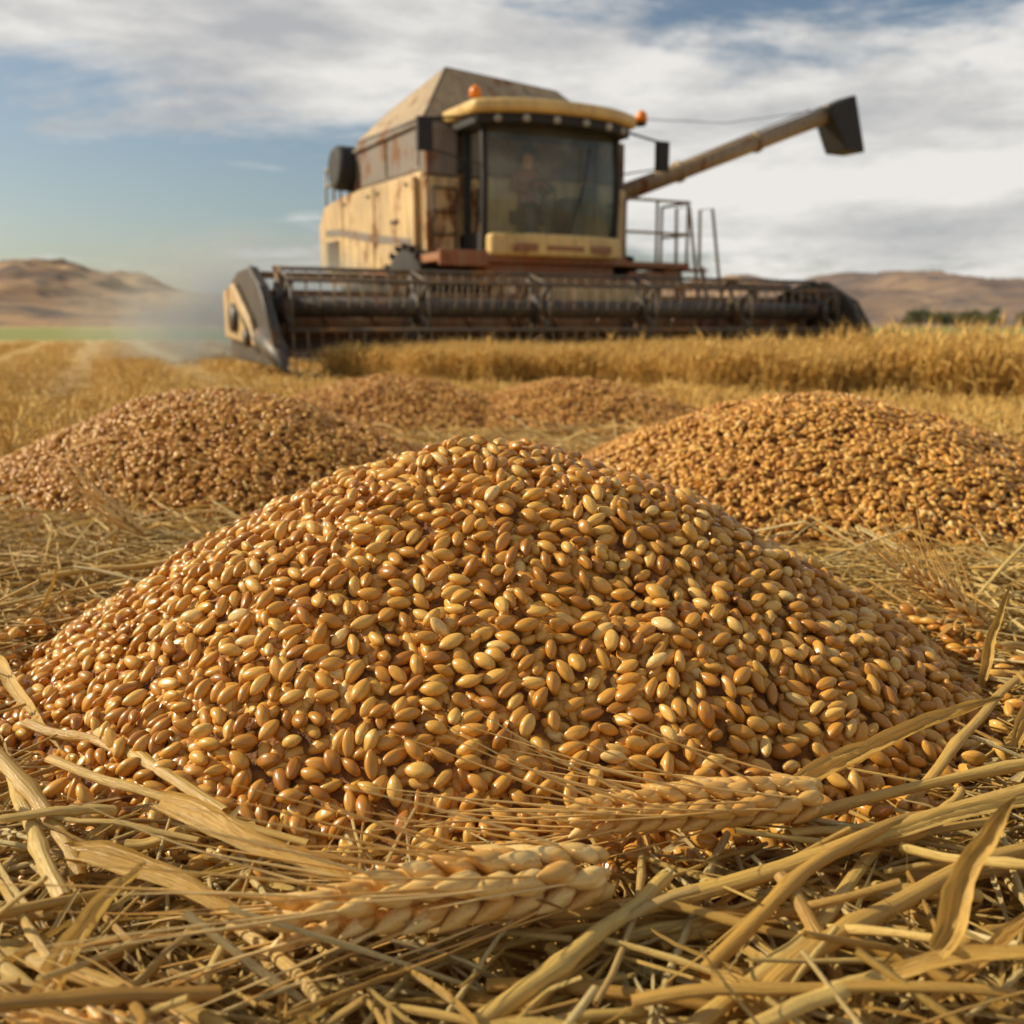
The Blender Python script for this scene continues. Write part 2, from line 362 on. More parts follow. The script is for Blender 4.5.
# ---------------------------------------------------------------- hills
def lerp_prof(pr,a):
    for (a0,h0),(a1,h1) in zip(pr,pr[1:]):
        if a0<=a<=a1:
            t=(a-a0)/(a1-a0); t=t*t*(3-2*t); return h0+(h1-h0)*t
    return pr[0][1] if a<pr[0][0] else pr[-1][1]
prof=[(-70,30),(-45,22),(-33,28),(-26,32),(-22,28),(-18,23),(-15,17),(-10,10),(0,10),(7,19),(12,24),(16,24),(20,25),(24,24),(28,21),(35,26),(50,18),(70,25)]
na,nr=620,80; vs=[]
for j in range(nr):
    q=j/(nr-1); rad=300+q*420
    for i in range(na):
        az=-70+140*i/(na-1); a=R(az); x=rad*math.sin(a); y=rad*math.cos(a)
        H=lerp_prof(prof,az)*1.15
        sh=math.sin(min(1,q*1.25)*math.pi/2)**1.3
        wx,wy=x+22*noise.noise(Vector((x*.012,y*.012,7)))+y*.12,y
        rn=noise.ridged_multi_fractal(Vector((wx*.014,wy*.005,1)),.9,2.1,5,1,2)
        f=noise.fractal(Vector((x*.03,y*.03,4)),1,2,4)
        z=H*sh*(.60+.28*rn)+f*1.2*sh-.8+(-H*.9*(max(0,q-.85)/.15)**2)
        vs.append((x,y,z))
fs=[(j*na+i,j*na+i+1,(j+1)*na+i+1,(j+1)*na+i) for j in range(nr-1) for i in range(na-1)]
B=MB(); B.add(vs,fs,0,None,True)
nt=NT('dry_hillside'); co=objco(nt)
c=ramp(nt,nz(nt,mapping(nt,co,(1,1,3)),.014,6,.62),[(.38,(.16,.095,.055)),(.5,(.32,.19,.095)),(.62,(.50,.31,.14))])
c=mix(nt,ramp(nt,nz(nt,co,.045,5,.7),[(.50,0),(.60,.85)]),c,(.075,.06,.052))  # shadow patches on the slopes, painted as dark blotches in the hill colour
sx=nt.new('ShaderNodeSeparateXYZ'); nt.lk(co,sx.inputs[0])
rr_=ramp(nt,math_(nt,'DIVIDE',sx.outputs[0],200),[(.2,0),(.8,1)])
c=mix(nt,math_(nt,'MULTIPLY',rr_,.5),c,(.115,.105,.12))  # distance haze put into the base colour: right-hand hills turn grey-blue
nt.lk(c,nt.b.inputs['Base Color']); nt.b.inputs['Roughness'].default_value=1
B.obj('hills',[nt.m])

B=MB(); rt=random.Random(5)
for k in range(38):
    az=R(rt.choice([rt.uniform(22.2,25.4),rt.uniform(20,28),rt.uniform(21,26)])); d=rt.uniform(230,290); cx,cy=d*math.sin(az),d*math.cos(az); H=rt.uniform(1.6,4.6)
    B.path([(cx,cy,-.2),(cx+.1,cy,H*.5)],[.16,.08],5,1)
    for c in range(6):
        bx,by,bz=cx+rt.gauss(0,H*.3),cy+rt.gauss(0,H*.3),H*rt.uniform(.35,.85)
        B.path([(cx,cy,H*.35),(bx,by,bz)],[.07,.03],4,1)
        for l in range(60):
            d3=Vector((rt.gauss(0,1),rt.gauss(0,1),rt.gauss(0,.8))); p=Vector((bx,by,bz))+d3*H*.12; s=H*.05
            u=Vector((rt.gauss(0,1),rt.gauss(0,1),rt.gauss(0,1))).normalized()*s; w=Vector((rt.gauss(0,1),rt.gauss(0,1),rt.gauss(0,1))).normalized()*s
            B.add([p-u,p+w,p+u,p-w],[(0,1,2,3)],0)
B.obj('distant_trees',[plain('tree_foliage',(.07,.085,.035),.9),plain('tree_bark',(.1,.07,.05),.9)])

# ---------------------------------------------------------------- straw
def bent(p0,p1,sag,side,n=10,wob=.0,seed=0):
    p0,p1=Vector(p0),Vector(p1); d=p1-p0; s=Vector((-d.y,d.x,0)).normalized() if (abs(d.x)+abs(d.y))>1e-5 else Vector((1,0,0))
    out=[]
    for i in range(n+1):
        q=i/n; k=4*q*(1-q)
        out.append(p0+d*q+Vector((0,0,1))*sag*k+s*side*k+Vector((noise.noise(Vector((q*3,seed,0))),noise.noise(Vector((q*3,seed,5))),noise.noise(Vector((q*3,seed,9)))))*wob)
    return out
def stalk(B,pts,r,rnd,n=8,mi=0,flat=1.0):
    m=len(pts); nd=[int(m*.35)] if m>6 else []
    rs=[r*(1.0-.25*i/m)*(1.3 if i in nd else 1)*(1+.10*noise.noise(Vector((i*.9,rnd*40,2)))) for i in range(m)]
    B.path(pts,rs,n,mi,rnd,caps=False,flat=flat)
straws=[]
rs_=random.Random(11)
for i in range(16):
    B=MB()
    if i<12:
        pts=bent((-.5,0,0),(.5,0,0),rs_.uniform(-.01,.03),rs_.uniform(-.05,.05),7,.010,i)
        r=rs_.choice([.009,.012,.017,.013]); rr=rs_.random()
        stalk(B,pts,r,rr,6,flat=(.5 if i%2 else 1))
        if i%3==0:
            q=pts[3]; B.blade(bent(q,Vector(q)+Vector((.38,rs_.uniform(-.12,.12),rs_.uniform(.02,.08))),.03,.02,7,.01,i+9),.022,(0,0,1),rr+.2,.8,rs_.uniform(-2,2),cols=4)
    else:
        B.blade(bent((-.5,0,0),(.5,0,0),rs_.uniform(-.02,.06),rs_.uniform(-.08,.08),10,.02,i),rs_.uniform(.020,.034),(0,0,1),rs_.random(),rs_.uniform(.5,1.2),rs_.uniform(-2,2),cols=5)
    straws.append(B.obj('straw_src_%02d'%i,[M_straw],linkit=False))
for i in range(16,22):
    B=MB(); pts=bent((-.5,0,0),(.5,0,0),rs_.uniform(-.03,.06),rs_.uniform(-.1,.1),3,.02,i)
    if i%2: B.path(pts,.03,4,0,rs_.random(),caps=False)
    else: B.blade(pts,.12,(0,0,1),rs_.random(),.4,rs_.uniform(-1,1),cols=3)
    straws.append(B.obj('straw_src_%02d'%i,[M_straw],linkit=False))
for i in range(22,26):
    B=MB(); pts=bent((-.5,0,0),(.5,0,0),rs_.uniform(-.03,.06),rs_.uniform(-.08,.08),4,.02,i)
    B.path(pts,rs_.uniform(.010,.018),4,0,rs_.random(),caps=False)
    straws.append(B.obj('straw_src_%02d'%i,[M_straw],linkit=False))
Ps,Es,Ss,Is=[],[],[],[]
def inside(x,y,k=1.0):
    for (cx,cy,rx,ry) in PILES:
        if math.hypot((x-cx)/rx,(y-cy)/ry)<k: return True
    return False
def straw_pt(x,y,z,L,tilt,thick,lo,hi):
    Ps.append((x,y,z)); Es.append((rs_.uniform(0,6.28) if rs_.random()<.3 else rs_.gauss(0,.4),tilt,rs_.uniform(0,6.28))); Ss.append((L,L*thick,L*thick)); Is.append(rs_.randrange(lo,hi))
n=0
while n<5200:
    x=rs_.uniform(-1.5,1.5); y=.40+rs_.random()**1.3*2.9
    if abs(x)>.35+y*.62: continue
    if inside(x,y,.99): continue
    L=rs_.uniform(.12,.36); deep=rs_.random()
    if math.hypot((x+.035)/(.76+L*.3),(y-1.55)/(.63+L*.3))<1 and deep>.2: L*=.45; deep*=.5
    straw_pt(x,y,.004+.048*deep,L,rs_.gauss(0,.08+.14*deep),rs_.uniform(.65,1.3)*(.20/L)**.6,0,16); n+=1
for _ in range(8000):
    x=rs_.uniform(-1.7,1.7); y=.40+rs_.random()**1.2*3.4
    if inside(x,y,.98): continue
    straw_pt(x,y,.004+.040*rs_.random(),rs_.uniform(.02,.08),rs_.gauss(0,.35),rs_.uniform(.5,1.3),16,22)
for _ in range(7500):
    y=2.8+rs_.random()**1.6*9; x=rs_.uniform(-.62,.62)*y*1.1
    if inside(x,y,.99): continue
    straw_pt(x,y,.01+.04*rs_.random(),rs_.uniform(.12,.4),rs_.gauss(0,.22),rs_.uniform(.7,1.1),22,26)
B=MB()
H=lambda p0,p1,r,sag=.01,side=.01,rnd=.5,s=0: stalk(B,bent(p0,p1,sag,side,14,.005,s),r*.86,rnd,12,flat=(.62 if s%2 else .9))
Bl=lambda p0,p1,w,sag=.03,side=.02,rnd=.5,tw=.6,up=(-.5,-.35,.8),s=0: B.blade(bent(p0,p1,sag*.4,side*.5,24,.006,s),w*.56,up,rnd,.9,tw*.6,cols=13)
H((.094,.783,.050),(.78,1.05,.10),.0115,.006,-.01,.52,1)
H((.308,.951,.055),(.95,1.09,.10),.0075,.008,.01,.62,2)
H((.077,.794,.050),(.36,.70,.035),.0065,.01,.01,.4,3)
Bl((.27,.950,.06),(.565,1.085,.13),.048,.02,.01,.45,.3,s=4)
H((-.50,1.138,.065),(-.30,.965,.05),.011,.0,.0,.56,5)
Bl((-.36,.945,.07),(-.12,.79,.06),.050,.02,-.02,.45,-.5,s=6)
H((.236,.80,.075),(.25,.62,.03),.0085,.0,.01,.3,7)
Bl((-.335,.62,.05),(-.305,.76,.11),.045,.03,.01,.6,.6,s=8)
H((-.56,1.0,.105),(-.395,.83,.055),.011,.0,.01,.45,9)
H((-.03,.645,.045),(.14,.825,.06),.010,.005,-.01,.68,10)
Bl((.70,1.41,.02),(.745,1.44,.17),.028,.0,.01,.5,.6,up=(-.6,-.8,0),s=11)
Bl((.31,.655,.10),(.37,.68,.21),.038,.01,.01,.45,.5,up=(-.6,-.8,.3),s=12)
Bl((-.78,1.43,.06),(-.55,1.14,.04),.034,.01,.0,.7,.2,s=13)
H((-.62,1.20,.05),(-.40,1.06,.06),.008,.0,.0,.4,14)
H((-.52,1.05,.07),(-.20,.90,.05),.008,.01,-.02,.5,15)
H((.18,.66,.05),(.50,.86,.07),.011,.005,.02,.40,16)
H((.10,.62,.04),(.36,.90,.05),.009,.01,-.02,.7,17)
H((.15,.70,.05),(.42,.92,.07),.008,.02,.01,.25,18)
H((-.45,.72,.06),(-.18,.62,.05),.010,.005,.01,.6,19)
Bl((-.42,.86,.06),(-.20,.74,.06),.044,.02,.02,.45,.8,s=20)
H((.42,.98,.05),(.70,1.30,.08),.008,.01,.0,.5,21)
Bl((.60,1.12,.04),(.82,1.38,.12),.035,.03,.0,.4,.8,s=22)
Bl((-.86,1.75,.03),(-.75,1.60,.16),.018,.0,.01,.5,.4,up=(-.6,-.8,0),s=23)
H((-.95,1.95,.05),(-.62,2.02,.07),.009,.0,.02,.56,24)
Bl((-.95,2.35,.02),(-.99,2.4,.13),.02,.0,.01,.4,.4,up=(-.6,-.8,0),s=25)
H((-.30,.82,.05),(-.14,.66,.05),.008,.0,.01,.55,26)
H((-.02,.70,.04),(.20,.66,.04),.008,.0,.01,.3,27)
for k in range(190):
    x=rs_.uniform(-.75,.85); y=rs_.uniform(.56,.92) if abs(x)<.4 else rs_.uniform(.62,1.5)
    if inside(x,y,1.08): continue
    a=rs_.uniform(-1.3,1.3)+(0 if rs_.random()<.5 else 3.14); L=rs_.uniform(.10,.30); d=Vector((math.cos(a),math.sin(a)*.8,rs_.gauss(.04,.18)))*L
    p=Vector((x,y,rs_.uniform(.035,.07))); q=p+d
    if inside(q.x,q.y,1.0): continue
    if -.27<(p.x+q.x)/2<.33 and .66<(p.y+q.y)/2<.98: p.z-=.035; q.z=min(q.z-.035,.04)
    q.z=max(q.z,.015)
    if rs_.random()<.85: H(p,q,rs_.uniform(.0035,.0095),.004,rs_.gauss(0,.006),rs_.uniform(.2,.8),k+40)
    else: Bl(p,q,rs_.uniform(.022,.040),.015,rs_.gauss(0,.01),rs_.uniform(.2,.8),rs_.uniform(-1.5,1.5),s=k+40)
litter=B.obj('straw_litter',[M_straw])
instancer('loose_straw',Ps,Es,Ss,Is,straws,litter,realize=True)

# ---------------------------------------------------------------- wheat ears
def ear(p0,p1,w,n,awn,seed,awn_up=.15,roll=None,dens=.75):
    B=MB(); rr=random.Random(seed); L=(Vector(p1)-Vector(p0)).length
    ax=bent((0,0,0),(L,0,0),.02*L*4*.3,.03*L,20,0,seed)
    B.path(ax,[.0035]*21,6,0,.3)
    def at(q):
        q=max(0,min(.999,q))*20; i=int(q); return ax[i].lerp(ax[min(20,i+1)],q-i)
    hl=L/n*1.85
    for i in range(n*2):
        q=i/(n*2)*.97; c=at(q); sd=1 if i%2 else -1
        tap=(.68+.32*math.sin(math.pi*min(1,q*1.1+.14)))
        for (ang,off,sc) in ((0,1,1),(62,.85,.92),(-62,.85,.92)):
            a=R(ang+rr.uniform(-14,14)); side=Vector((0,sd*math.cos(a),math.sin(a)))
            d=(Vector((1,0,0))+side*rr.uniform(.32,.52)).normalized()
            cc=c+side*w*.26*off*tap+d*hl*.30
            rnd=rr.random()*.6; s1=rr.uniform(.86,1.10)
            B.ell(cc,d,hl*sc*tap*s1,w*.35*sc*tap,w*.33*sc*tap,12,12,0,rnd,.62,up=side)
            for gk in (-1,1):
                sv=side.cross(Vector((1,0,0))).normalized()*gk
                gd=(d+sv*.12).normalized()
                B.ell(cc-d*hl*.12+sv*w*.075*tap+side*w*.01,gd,hl*.68*sc*tap,w*.22*sc*tap,w*.30*sc*tap,9,8,0,rnd+.25+.1*gk,.8,up=side)
            tip=cc+d*hl*.47*sc*tap*s1
            if rr.random()<dens:
                aL=awn*rr.uniform(.65,1.1); dd=(Vector((1,0,0))+side*rr.uniform(.12,.42)+Vector((0,0,awn_up*rr.random()))).normalized()
                cv=Vector((0,rr.gauss(0,.05),rr.gauss(0,.03)))*aL
                B.path([tip-d*.008,tip+dd*aL*.33+cv*.2,tip+dd*aL*.66+cv*.6,tip+dd*aL+cv*1.5],[.0014,.0011,.0008,.0003],4,0,rnd+.3,caps=False)
    o=B.obj('wheat_ear',[M_ear])
    d=(Vector(p1)-Vector(p0)).normalized(); o.rotation_mode='QUATERNION'
    o.rotation_quaternion=d.to_track_quat('X','Z')@Euler((rr.uniform(-.3,.3) if roll is None else roll,0,0)).to_quaternion(); o.location=p0
    return o
ear((.085,.797,.080),(-.190,.720,.078),.070,10,.20,1,roll=.5,dens=.8)
ear((.315,.940,.078),(.055,.900,.074),.061,11,.20,2,awn_up=.4,roll=.3,dens=.65)
ear((-.90,2.36,.05),(-1.04,2.40,.16),.044,8,.16,3,awn_up=.5)
ear((.80,1.62,.05),(.675,1.66,.135),.044,8,.15,4,awn_up=.6)
ear((.55,2.05,.05),(.42,2.10,.08),.038,8,.13,5,awn_up=.4)
ear((-.20,.60,.055),(-.36,.64,.05),.048,9,.15,6)

# ---------------------------------------------------------------- standing wheat and stubble
wc=[]
rw=random.Random(21)
for i in range(8):
    B=MB()
    for k in range(10):
        bx,by=rw.gauss(0,.05),rw.gauss(0,.05); h=rw.uniform(.26,.42); lx,ly=rw.gauss(0,.06),rw.gauss(0,.06)
        top=Vector((bx+lx,by+ly,h)); r=rw.random()
        pts=[Vector((bx,by,-.02)),Vector((bx+lx*.3,by+ly*.3,h*.5)),top]
        B.path(pts,[.0035,.003,.002],3,0,r,caps=False)
        dr=Vector((lx*2+rw.gauss(0,.3),ly*2+rw.gauss(0,.3),rw.uniform(.1,1.4))).normalized()
        B.ell(top+dr*.035,dr,.085,.017,n=4,m=4,rnd=r*.6+.3)
        for a in range(4):
            dd=(dr+Vector((rw.gauss(0,.25),rw.gauss(0,.25),rw.gauss(0,.25)))).normalized(); t=top+dr*.04
            B.path([t,t+dd*rw.uniform(.07,.12)],[.0014,.0004],3,0,r,caps=False)
        if k%2==0:
            m=pts[1]; B.blade([m,m+Vector((rw.gauss(0,.05),rw.gauss(0,.05),.05)),m+Vector((rw.gauss(0,.11),rw.gauss(0,.11),-.03))],.012,(0,0,1),r,cols=3)
    wc.append(B.obj('wheat_clump_%d'%i,[M_wheat],linkit=False))
PH=R(28); CX,CY=.55,14.0
def tolocal(X,Y): dx,dy=X-CX,Y-CY; return dx*math.cos(PH)+dy*math.sin(PH), -dx*math.sin(PH)+dy*math.cos(PH)
P,E,Sc,I=[],[],[],[]
def edge_y(x):
    e=10.0-.62*(x+1.9) if x<3.4 else 6.7-.25*(x-3.4)
    return e+.45*noise.noise(Vector((x*.8,0,0)))+.15*noise.noise(Vector((x*3,0,0)))
for _ in range(14500):
    dense=_<11000
    if dense: x=rw.uniform(-2.3,9); y=edge_y(x)+rw.random()**1.3*2.8
    else: y=8+rw.random()**1.2*16; x=rw.uniform(-2,.75*y+1)
    xl,yl=tolocal(x,y)
    if y<edge_y(x) or x<-1.95+.15*noise.noise(Vector((y*2,3,0))): continue
    if yl>-2.25 and xl<3.75: continue
    s=.66+.14*max(0,min(1,(x-1.2)/2.5))+.14*noise.noise(Vector((x*.9,y*.9,4)))
    if y>11: s=min(s,.66)
    if rw.random()<.035 and y<9: s*=1.35
    P.append((x,y,0)); E.append((rw.gauss(0,.17),rw.gauss(0,.17),rw.uniform(0,6.28))); k=s*rw.uniform(.72,1.15); Sc.append((k*1.15,k*1.15,k)); I.append(rw.randrange(8))
instancer('standing_wheat',P,E,Sc,I,wc)
sc_=[]
for i in range(6):
    B=MB()
    for k in range(14):
        bx,by=rw.gauss(0,.07),rw.gauss(0,.07); h=rw.uniform(.04,.11); r=rw.random()
        B.path([(bx,by,-.02),(bx+rw.gauss(0,.03),by+rw.gauss(0,.03),h)],[.0045,.004],3,0,r,caps=False)
        if k%3==0: B.path([(bx,by,h*.3),(bx+rw.gauss(0,.1),by+rw.gauss(0,.1),h*.5)],[.004,.003],3,0,r,caps=False)
    sc_.append(B.obj('stubble_%d'%i,[M_wheat],linkit=False))
P,E,Sc,I=[],[],[],[]
for _ in range(14000):
    y=3.6+rw.random()**1.4*26; x=rw.uniform(-.72,.5)*y
    xl,yl=tolocal(x,y)
    if inside(x,y,1.05): continue
    if y<5.9 and -1.6<x<1.3: continue
    if y>edge_y(x) and x>-1.9 and not(yl>-2.2 and xl<3.7): continue
    if x>1.2 and y<4: continue
    rowp=math.sin((x*math.cos(R(-22))-y*math.sin(R(-22)))*5.2)
    if rw.random()>.45+.55*rowp and y>6.5: continue
    P.append((x,y,0)); E.append((rw.gauss(0,.2),rw.gauss(0,.2),rw.uniform(0,6.28))); k=rw.uniform(.6,1.25); Sc.append((k,k,k)); I.append(rw.randrange(6))
instancer('field_stubble',P,E,Sc,I,sc_)

# ---------------------------------------------------------------- combine harvester
HV=bpy.data.objects.new('combine_harvester',None); link(HV); HV.location=(CX,CY,0); HV.rotation_euler=(0,0,PH)
def part(B,name,mats,bevel=.02,seg=2,z=0):
    if z: B.v=[(a,b,c+z) for a,b,c in B.v]
    return B.obj(name,mats,HV,bevel,seg=seg)
B=MB()
B.prism([(.72,1.30),(.72,2.58),(3.6,2.62),(4.75,2.55),(5.05,2.25),(5.1,1.45),(4.6,1.30),(2.6,1.22)],-1.62,1.62)
part(B,'body_shell',[M_cream],.06,3)
B=MB()
for sgn in (-1,1):
    x0,x1=sorted((sgn*1.64,sgn*1.70))
    B.prism([(.80,1.42),(.80,2.52),(2.30,2.55),(2.30,1.34)],x0,x1)
    B.prism([(2.34,1.34),(2.34,2.55),(3.75,2.56),(3.75,1.38)],x0,x1)
    B.prism([(3.79,1.40),(3.79,2.56),(4.7,2.48),(4.98,2.2),(4.98,1.50),(4.6,1.38)],x0,x1)
part(B,'side_panels',[M_cream],.03,3)
B=MB()
for sgn in (-1,1):
    x0,x1=sorted((sgn*1.703,sgn*1.712))
    B.prism([(.9,1.62),(.9,1.70),(2.3,1.86),(3.8,2.06),(4.6,2.10),(4.6,2.0),(3.8,1.95),(2.3,1.74)],x0,x1)
part(B,'side_stripe',[M_grey],0)
B=MB()
for sgn in (-1,1):
    x0,x1=sorted((sgn*1.703,sgn*1.73))
    for k in range(7): B.box(x0,x1,3.95,4.55,1.5+k*.06,1.53+k*.06)
    for yy in (1.0,2.1,2.5,3.6): B.box(x0,x1,yy,yy+.05,2.40,2.44)
    B.box(x0,x1,1.35,1.6,1.95,1.99)
part(B,'vents_and_latches',[M_dark],0)
B=MB()
for sgn in (-1,1):
    x0,x1=sorted((sgn*1.60,sgn*1.695)); B.box(x0,x1,.85,4.5,1.18,1.34)
part(B,'lower_sills',[M_red],.01)
B=MB(); B.box(-1.35,1.35,.6,4.9,.95,1.30); B.box(-1.9,1.9,.8,1.1,.8,1.05); B.box(-1.2,1.2,4.0,4.3,.55,.95)
B.prism([(4.6,.7),(4.6,1.5),(5.5,1.3),(5.7,.75)],-1.0,1.0)
part(B,'chassis',[M_dark],.03)
B=MB()
B.prism([(.78,2.585),(.78,3.24),(3.45,3.32),(3.62,3.0),(3.62,2.625)],-1.56,1.56)
part(B,'grain_tank',[M_grey],.04)
B=MB()
for sgn in (-1,1):
    for yy in (.9,2.1,3.3):
        x0,x1=sorted((sgn*1.562,sgn*1.585)); B.box(x0,x1,yy,yy+.04,2.66,3.22)
    x0,x1=sorted((sgn*1.562,sgn*1.61)); B.box(x0,x1,.8,3.45,3.17,3.22)
part(B,'tank_ribs',[M_grey],.01)
def slab(B,a,b,c,d,t,mi=0):
    a,b,c,d=map(Vector,(a,b,c,d)); n=(b-a).cross(d-a).normalized()*t
    B.hexa([a,b,c,d,a+n,b+n,c+n,d+n],mi)
B=MB()
lb=[(-1.52,.82,3.26),(1.52,.82,3.26),(1.52,3.42,3.33),(-1.52,3.42,3.33)]
lt=[(-.92,1.40,4.06),(.92,1.50,3.95),(.88,3.25,3.86),(-.98,3.30,3.84)]
for i in range(4):
    j=(i+1)%4; slab(B,lb[i],lb[j],lt[j],lt[i],.03,0)
part(B,'tank_extension',[M_tan,M_grey],.01)
B=MB()
for i in range(4):
    j=(i+1)%4; B.path([lt[i],lt[j]],.03,6); B.path([lb[i],lt[i]],.03,6); B.path([lb[i],lb[j]],.03,6)
    for f_ in (.33,.66):
        a=Vector(lb[i]).lerp(Vector(lb[j]),f_); b=Vector(lt[i]).lerp(Vector(lt[j]),f_); B.path([a,b],.024,6)
part(B,'tank_extension_frame',[M_dark],0)
B=MB(); B.box(-1.60,-1.10,.60,.715,1.50,2.50); B.box(1.10,1.60,.60,.715,1.50,2.50); part(B,'front_bulkhead',[M_cream],.03,3)
B=MB(); B.box(-1.58,-1.12,.62,.76,2.52,3.15); B.box(1.12,1.58,.62,.76,2.52,3.15); part(B,'tank_front_corners',[M_grey],.02)
B=MB()
for x in (-1.52,-1.18): B.path([(x,.57,1.55),(x,.55,2.35)],.016,6)
for z in (1.75,2.05,2.35): B.path([(-1.52,.56,z),(-1.18,.56,z)],.014,6)
part(B,'bulkhead_grab_frame',[M_dark],0)
B=MB(); B.box(-1.72,1.15,-.12,.60,1.36,1.47); B.box(-1.75,-1.05,-.16,-.10,1.30,1.50); B.box(1.15,2.35,.0,.75,1.36,1.44); B.box(-1.0,1.0,.0,.7,1.15,1.36)
part(B,'cab_deck',[M_red],.015)
def arc(x,y0,b=.24): return y0+b*(x*x)/(1.02**2)
NX=12
B=MB(); vs=[]
for zz in (1.74,2.1,2.5,2.9,3.10):
    for i in range(NX+1):
        x=-1.0+2*i/NX; vs.append((x*(1-.03*(zz<1.8)),arc(x,-.24)+.05*((zz-2.4)/.7)**2,zz))
B.add(vs,[(r*(NX+1)+i,r*(NX+1)+i+1,(r+1)*(NX+1)+i+1,(r+1)*(NX+1)+i) for r in range(4) for i in range(NX)],0,None,True)
for sgn in (-1,1):
    B.add([(sgn*1.01,.06,1.76),(sgn*1.03,1.25,1.76),(sgn*1.03,1.25,3.08),(sgn*1.01,.06,3.08)],[(0,1,2,3)],0)
part(B,'cab_windows',[M_glass],0)
B=MB()
for sgn in (-1,1):
    B.path([(sgn*1.02,.05,1.50),(sgn*1.03,.0,2.4),(sgn*1.02,.05,3.14)],.05,8)
    B.path([(sgn*1.04,.55,1.5),(sgn*1.04,.55,3.12)],.035,8)
    B.box(sgn*1.0-.05,sgn*1.0+.05,1.22,1.34,1.5,3.12)
    B.box(sgn*1.0-.05,sgn*1.0+.05,.05,1.3,1.5,1.76)
    B.path([(sgn*1.07,.3,1.9),(sgn*1.10,.3,2.2),(sgn*1.07,.3,2.6)],.014,6)
poly=[(-1.0,1.25),(1.0,1.25)]+[(1.0-2*i/10,arc(1.0-2*i/10,-.20)) for i in range(11)]
B.prismz(poly,1.48,1.72)
part(B,'cab_frame',[M_black],.01)
B=MB(); B.box(-.95,.95,1.28,1.34,1.73,2.2); B.box(-.95,-.85,1.28,1.34,2.2,3.07); B.box(.85,.95,1.28,1.34,2.2,3.07); B.box(-.85,.85,1.28,1.34,2.98,3.07)
B.box(-.85,.85,1.36,1.40,2.2,2.98,0)
part(B,'cab_rear_wall',[M_inter],.01)
B=MB(); B.path([(.1,-.27,1.75),(.35,-.27,2.5)],.010,6); B.path([(.25,-.285,2.1),(.42,-.27,2.9)],.009,6); part(B,'wiper',[M_black],0)
poly=[(-1.02+2.04*i/12,arc(-1.02+2.04*i/12,-.36,.20)) for i in range(13)]+[(1.02,.02),(-1.02,.02)]
B=MB(); B.prismz(poly,1.44,1.73); part(B,'cab_front_fascia',[M_trim],.05,4)
B=MB(); B.box(-.75,-.40,-.335,-.27,1.50,1.60); B.box(.40,.75,-.335,-.27,1.50,1.60); B.box(-.28,.28,-.375,-.30,1.52,1.58); part(B,'fascia_lamps_and_badge',[M_red],.01)
def roofpoly(x1,yf,yb,bul):
    p=[]
    for i in range(17):
        t=-1+2*i/16; x=x1*t; y=yf+bul*abs(t)**2.4; p.append((x,y))
    p+=[(x1*1.0,yb-.1),(x1*.93,yb),(-x1*.93,yb),(-x1,yb-.1)]; return p
B=MB(); B.prismz(roofpoly(1.26,-.55,1.5,.40),3.20,3.37); part(B,'cab_roof',[M_trim],.08,5)
B=MB(); B.prismz(roofpoly(1.18,-.47,1.45,.40),3.08,3.205); part(B,'roof_visor',[M_black],.02)
B=MB()
for x in (-.95,-.62,-.22,.22,.62,.95):
    y=-.47+.40*(abs(x)/1.18)**2.4; B.path([(x,y+.05,3.14),(x,y-.03,3.13)],[.045,.05],12)
part(B,'roof_work_lights',[M_lens],0)
B=MB()
for (x,y,z) in ((-1.14,.02,3.36),(1.34,-.12,3.26)):
    B.path([(x,y,z),(x,y,z+.04)],[.07,.07],10,1); B.path([(x,y,z+.04),(x,y,z+.15),(x,y,z+.20)],[.08,.075,.02],12,0)
B.path([(1.15,-.05,3.26),(1.36,-.12,3.26)],.02,6,1)
part(B,'warning_beacons',[M_orange,M_black],0)
B=MB(); B.box(-.28,.28,.62,1.05,1.95,2.12); B.box(-.27,.27,.98,1.12,2.05,2.78); B.box(-.14,.14,1.0,1.1,2.78,2.98); B.box(-.16,.16,.7,1.0,1.72,1.95)
B.box(.42,.72,.3,1.0,1.72,2.30); B.path([(0,.05,1.72),(0,.27,2.32)],.05,8); B.box(.55,.80,.12,.18,2.2,2.45); B.box(-.9,-.4,1.1,1.2,1.8,2.3)
st=[(.19*math.cos(a),.28+.10*math.sin(a),2.36+.16*math.sin(a)) for a in [i*math.pi/10 for i in range(21)]]
B.path(st,.017,6); B.path([(-.19,.28,2.36),(.19,.28,2.36)],.014,6)
part(B,'cab_interior',[M_seat],.015)
B=MB()
B.hexa([(-.85,-1.15,.25),(.75,-1.15,.25),(.75,1.0,.75),(-.85,1.0,.75),(-.85,-1.15,1.02),(.75,-1.15,1.02),(.75,1.0,1.34),(-.85,1.0,1.34)])
part(B,'feeder_house',[M_cream],.03)
B=MB(); B.box(-1.05,-.87,-.9,-.6,.3,1.05); B.box(.77,.95,-.9,-.6,.3,1.05)
for sx_ in (-1.0,.9): B.path([(sx_,-.9,.5),(sx_,.5,.95)],.05,8); B.path([(sx_,-.4,.66),(sx_,.5,.95)],.07,8)
B.box(-1.3,1.25,.1,.55,1.02,1.15)
part(B,'feeder_lift_rams',[M_dark],.01)
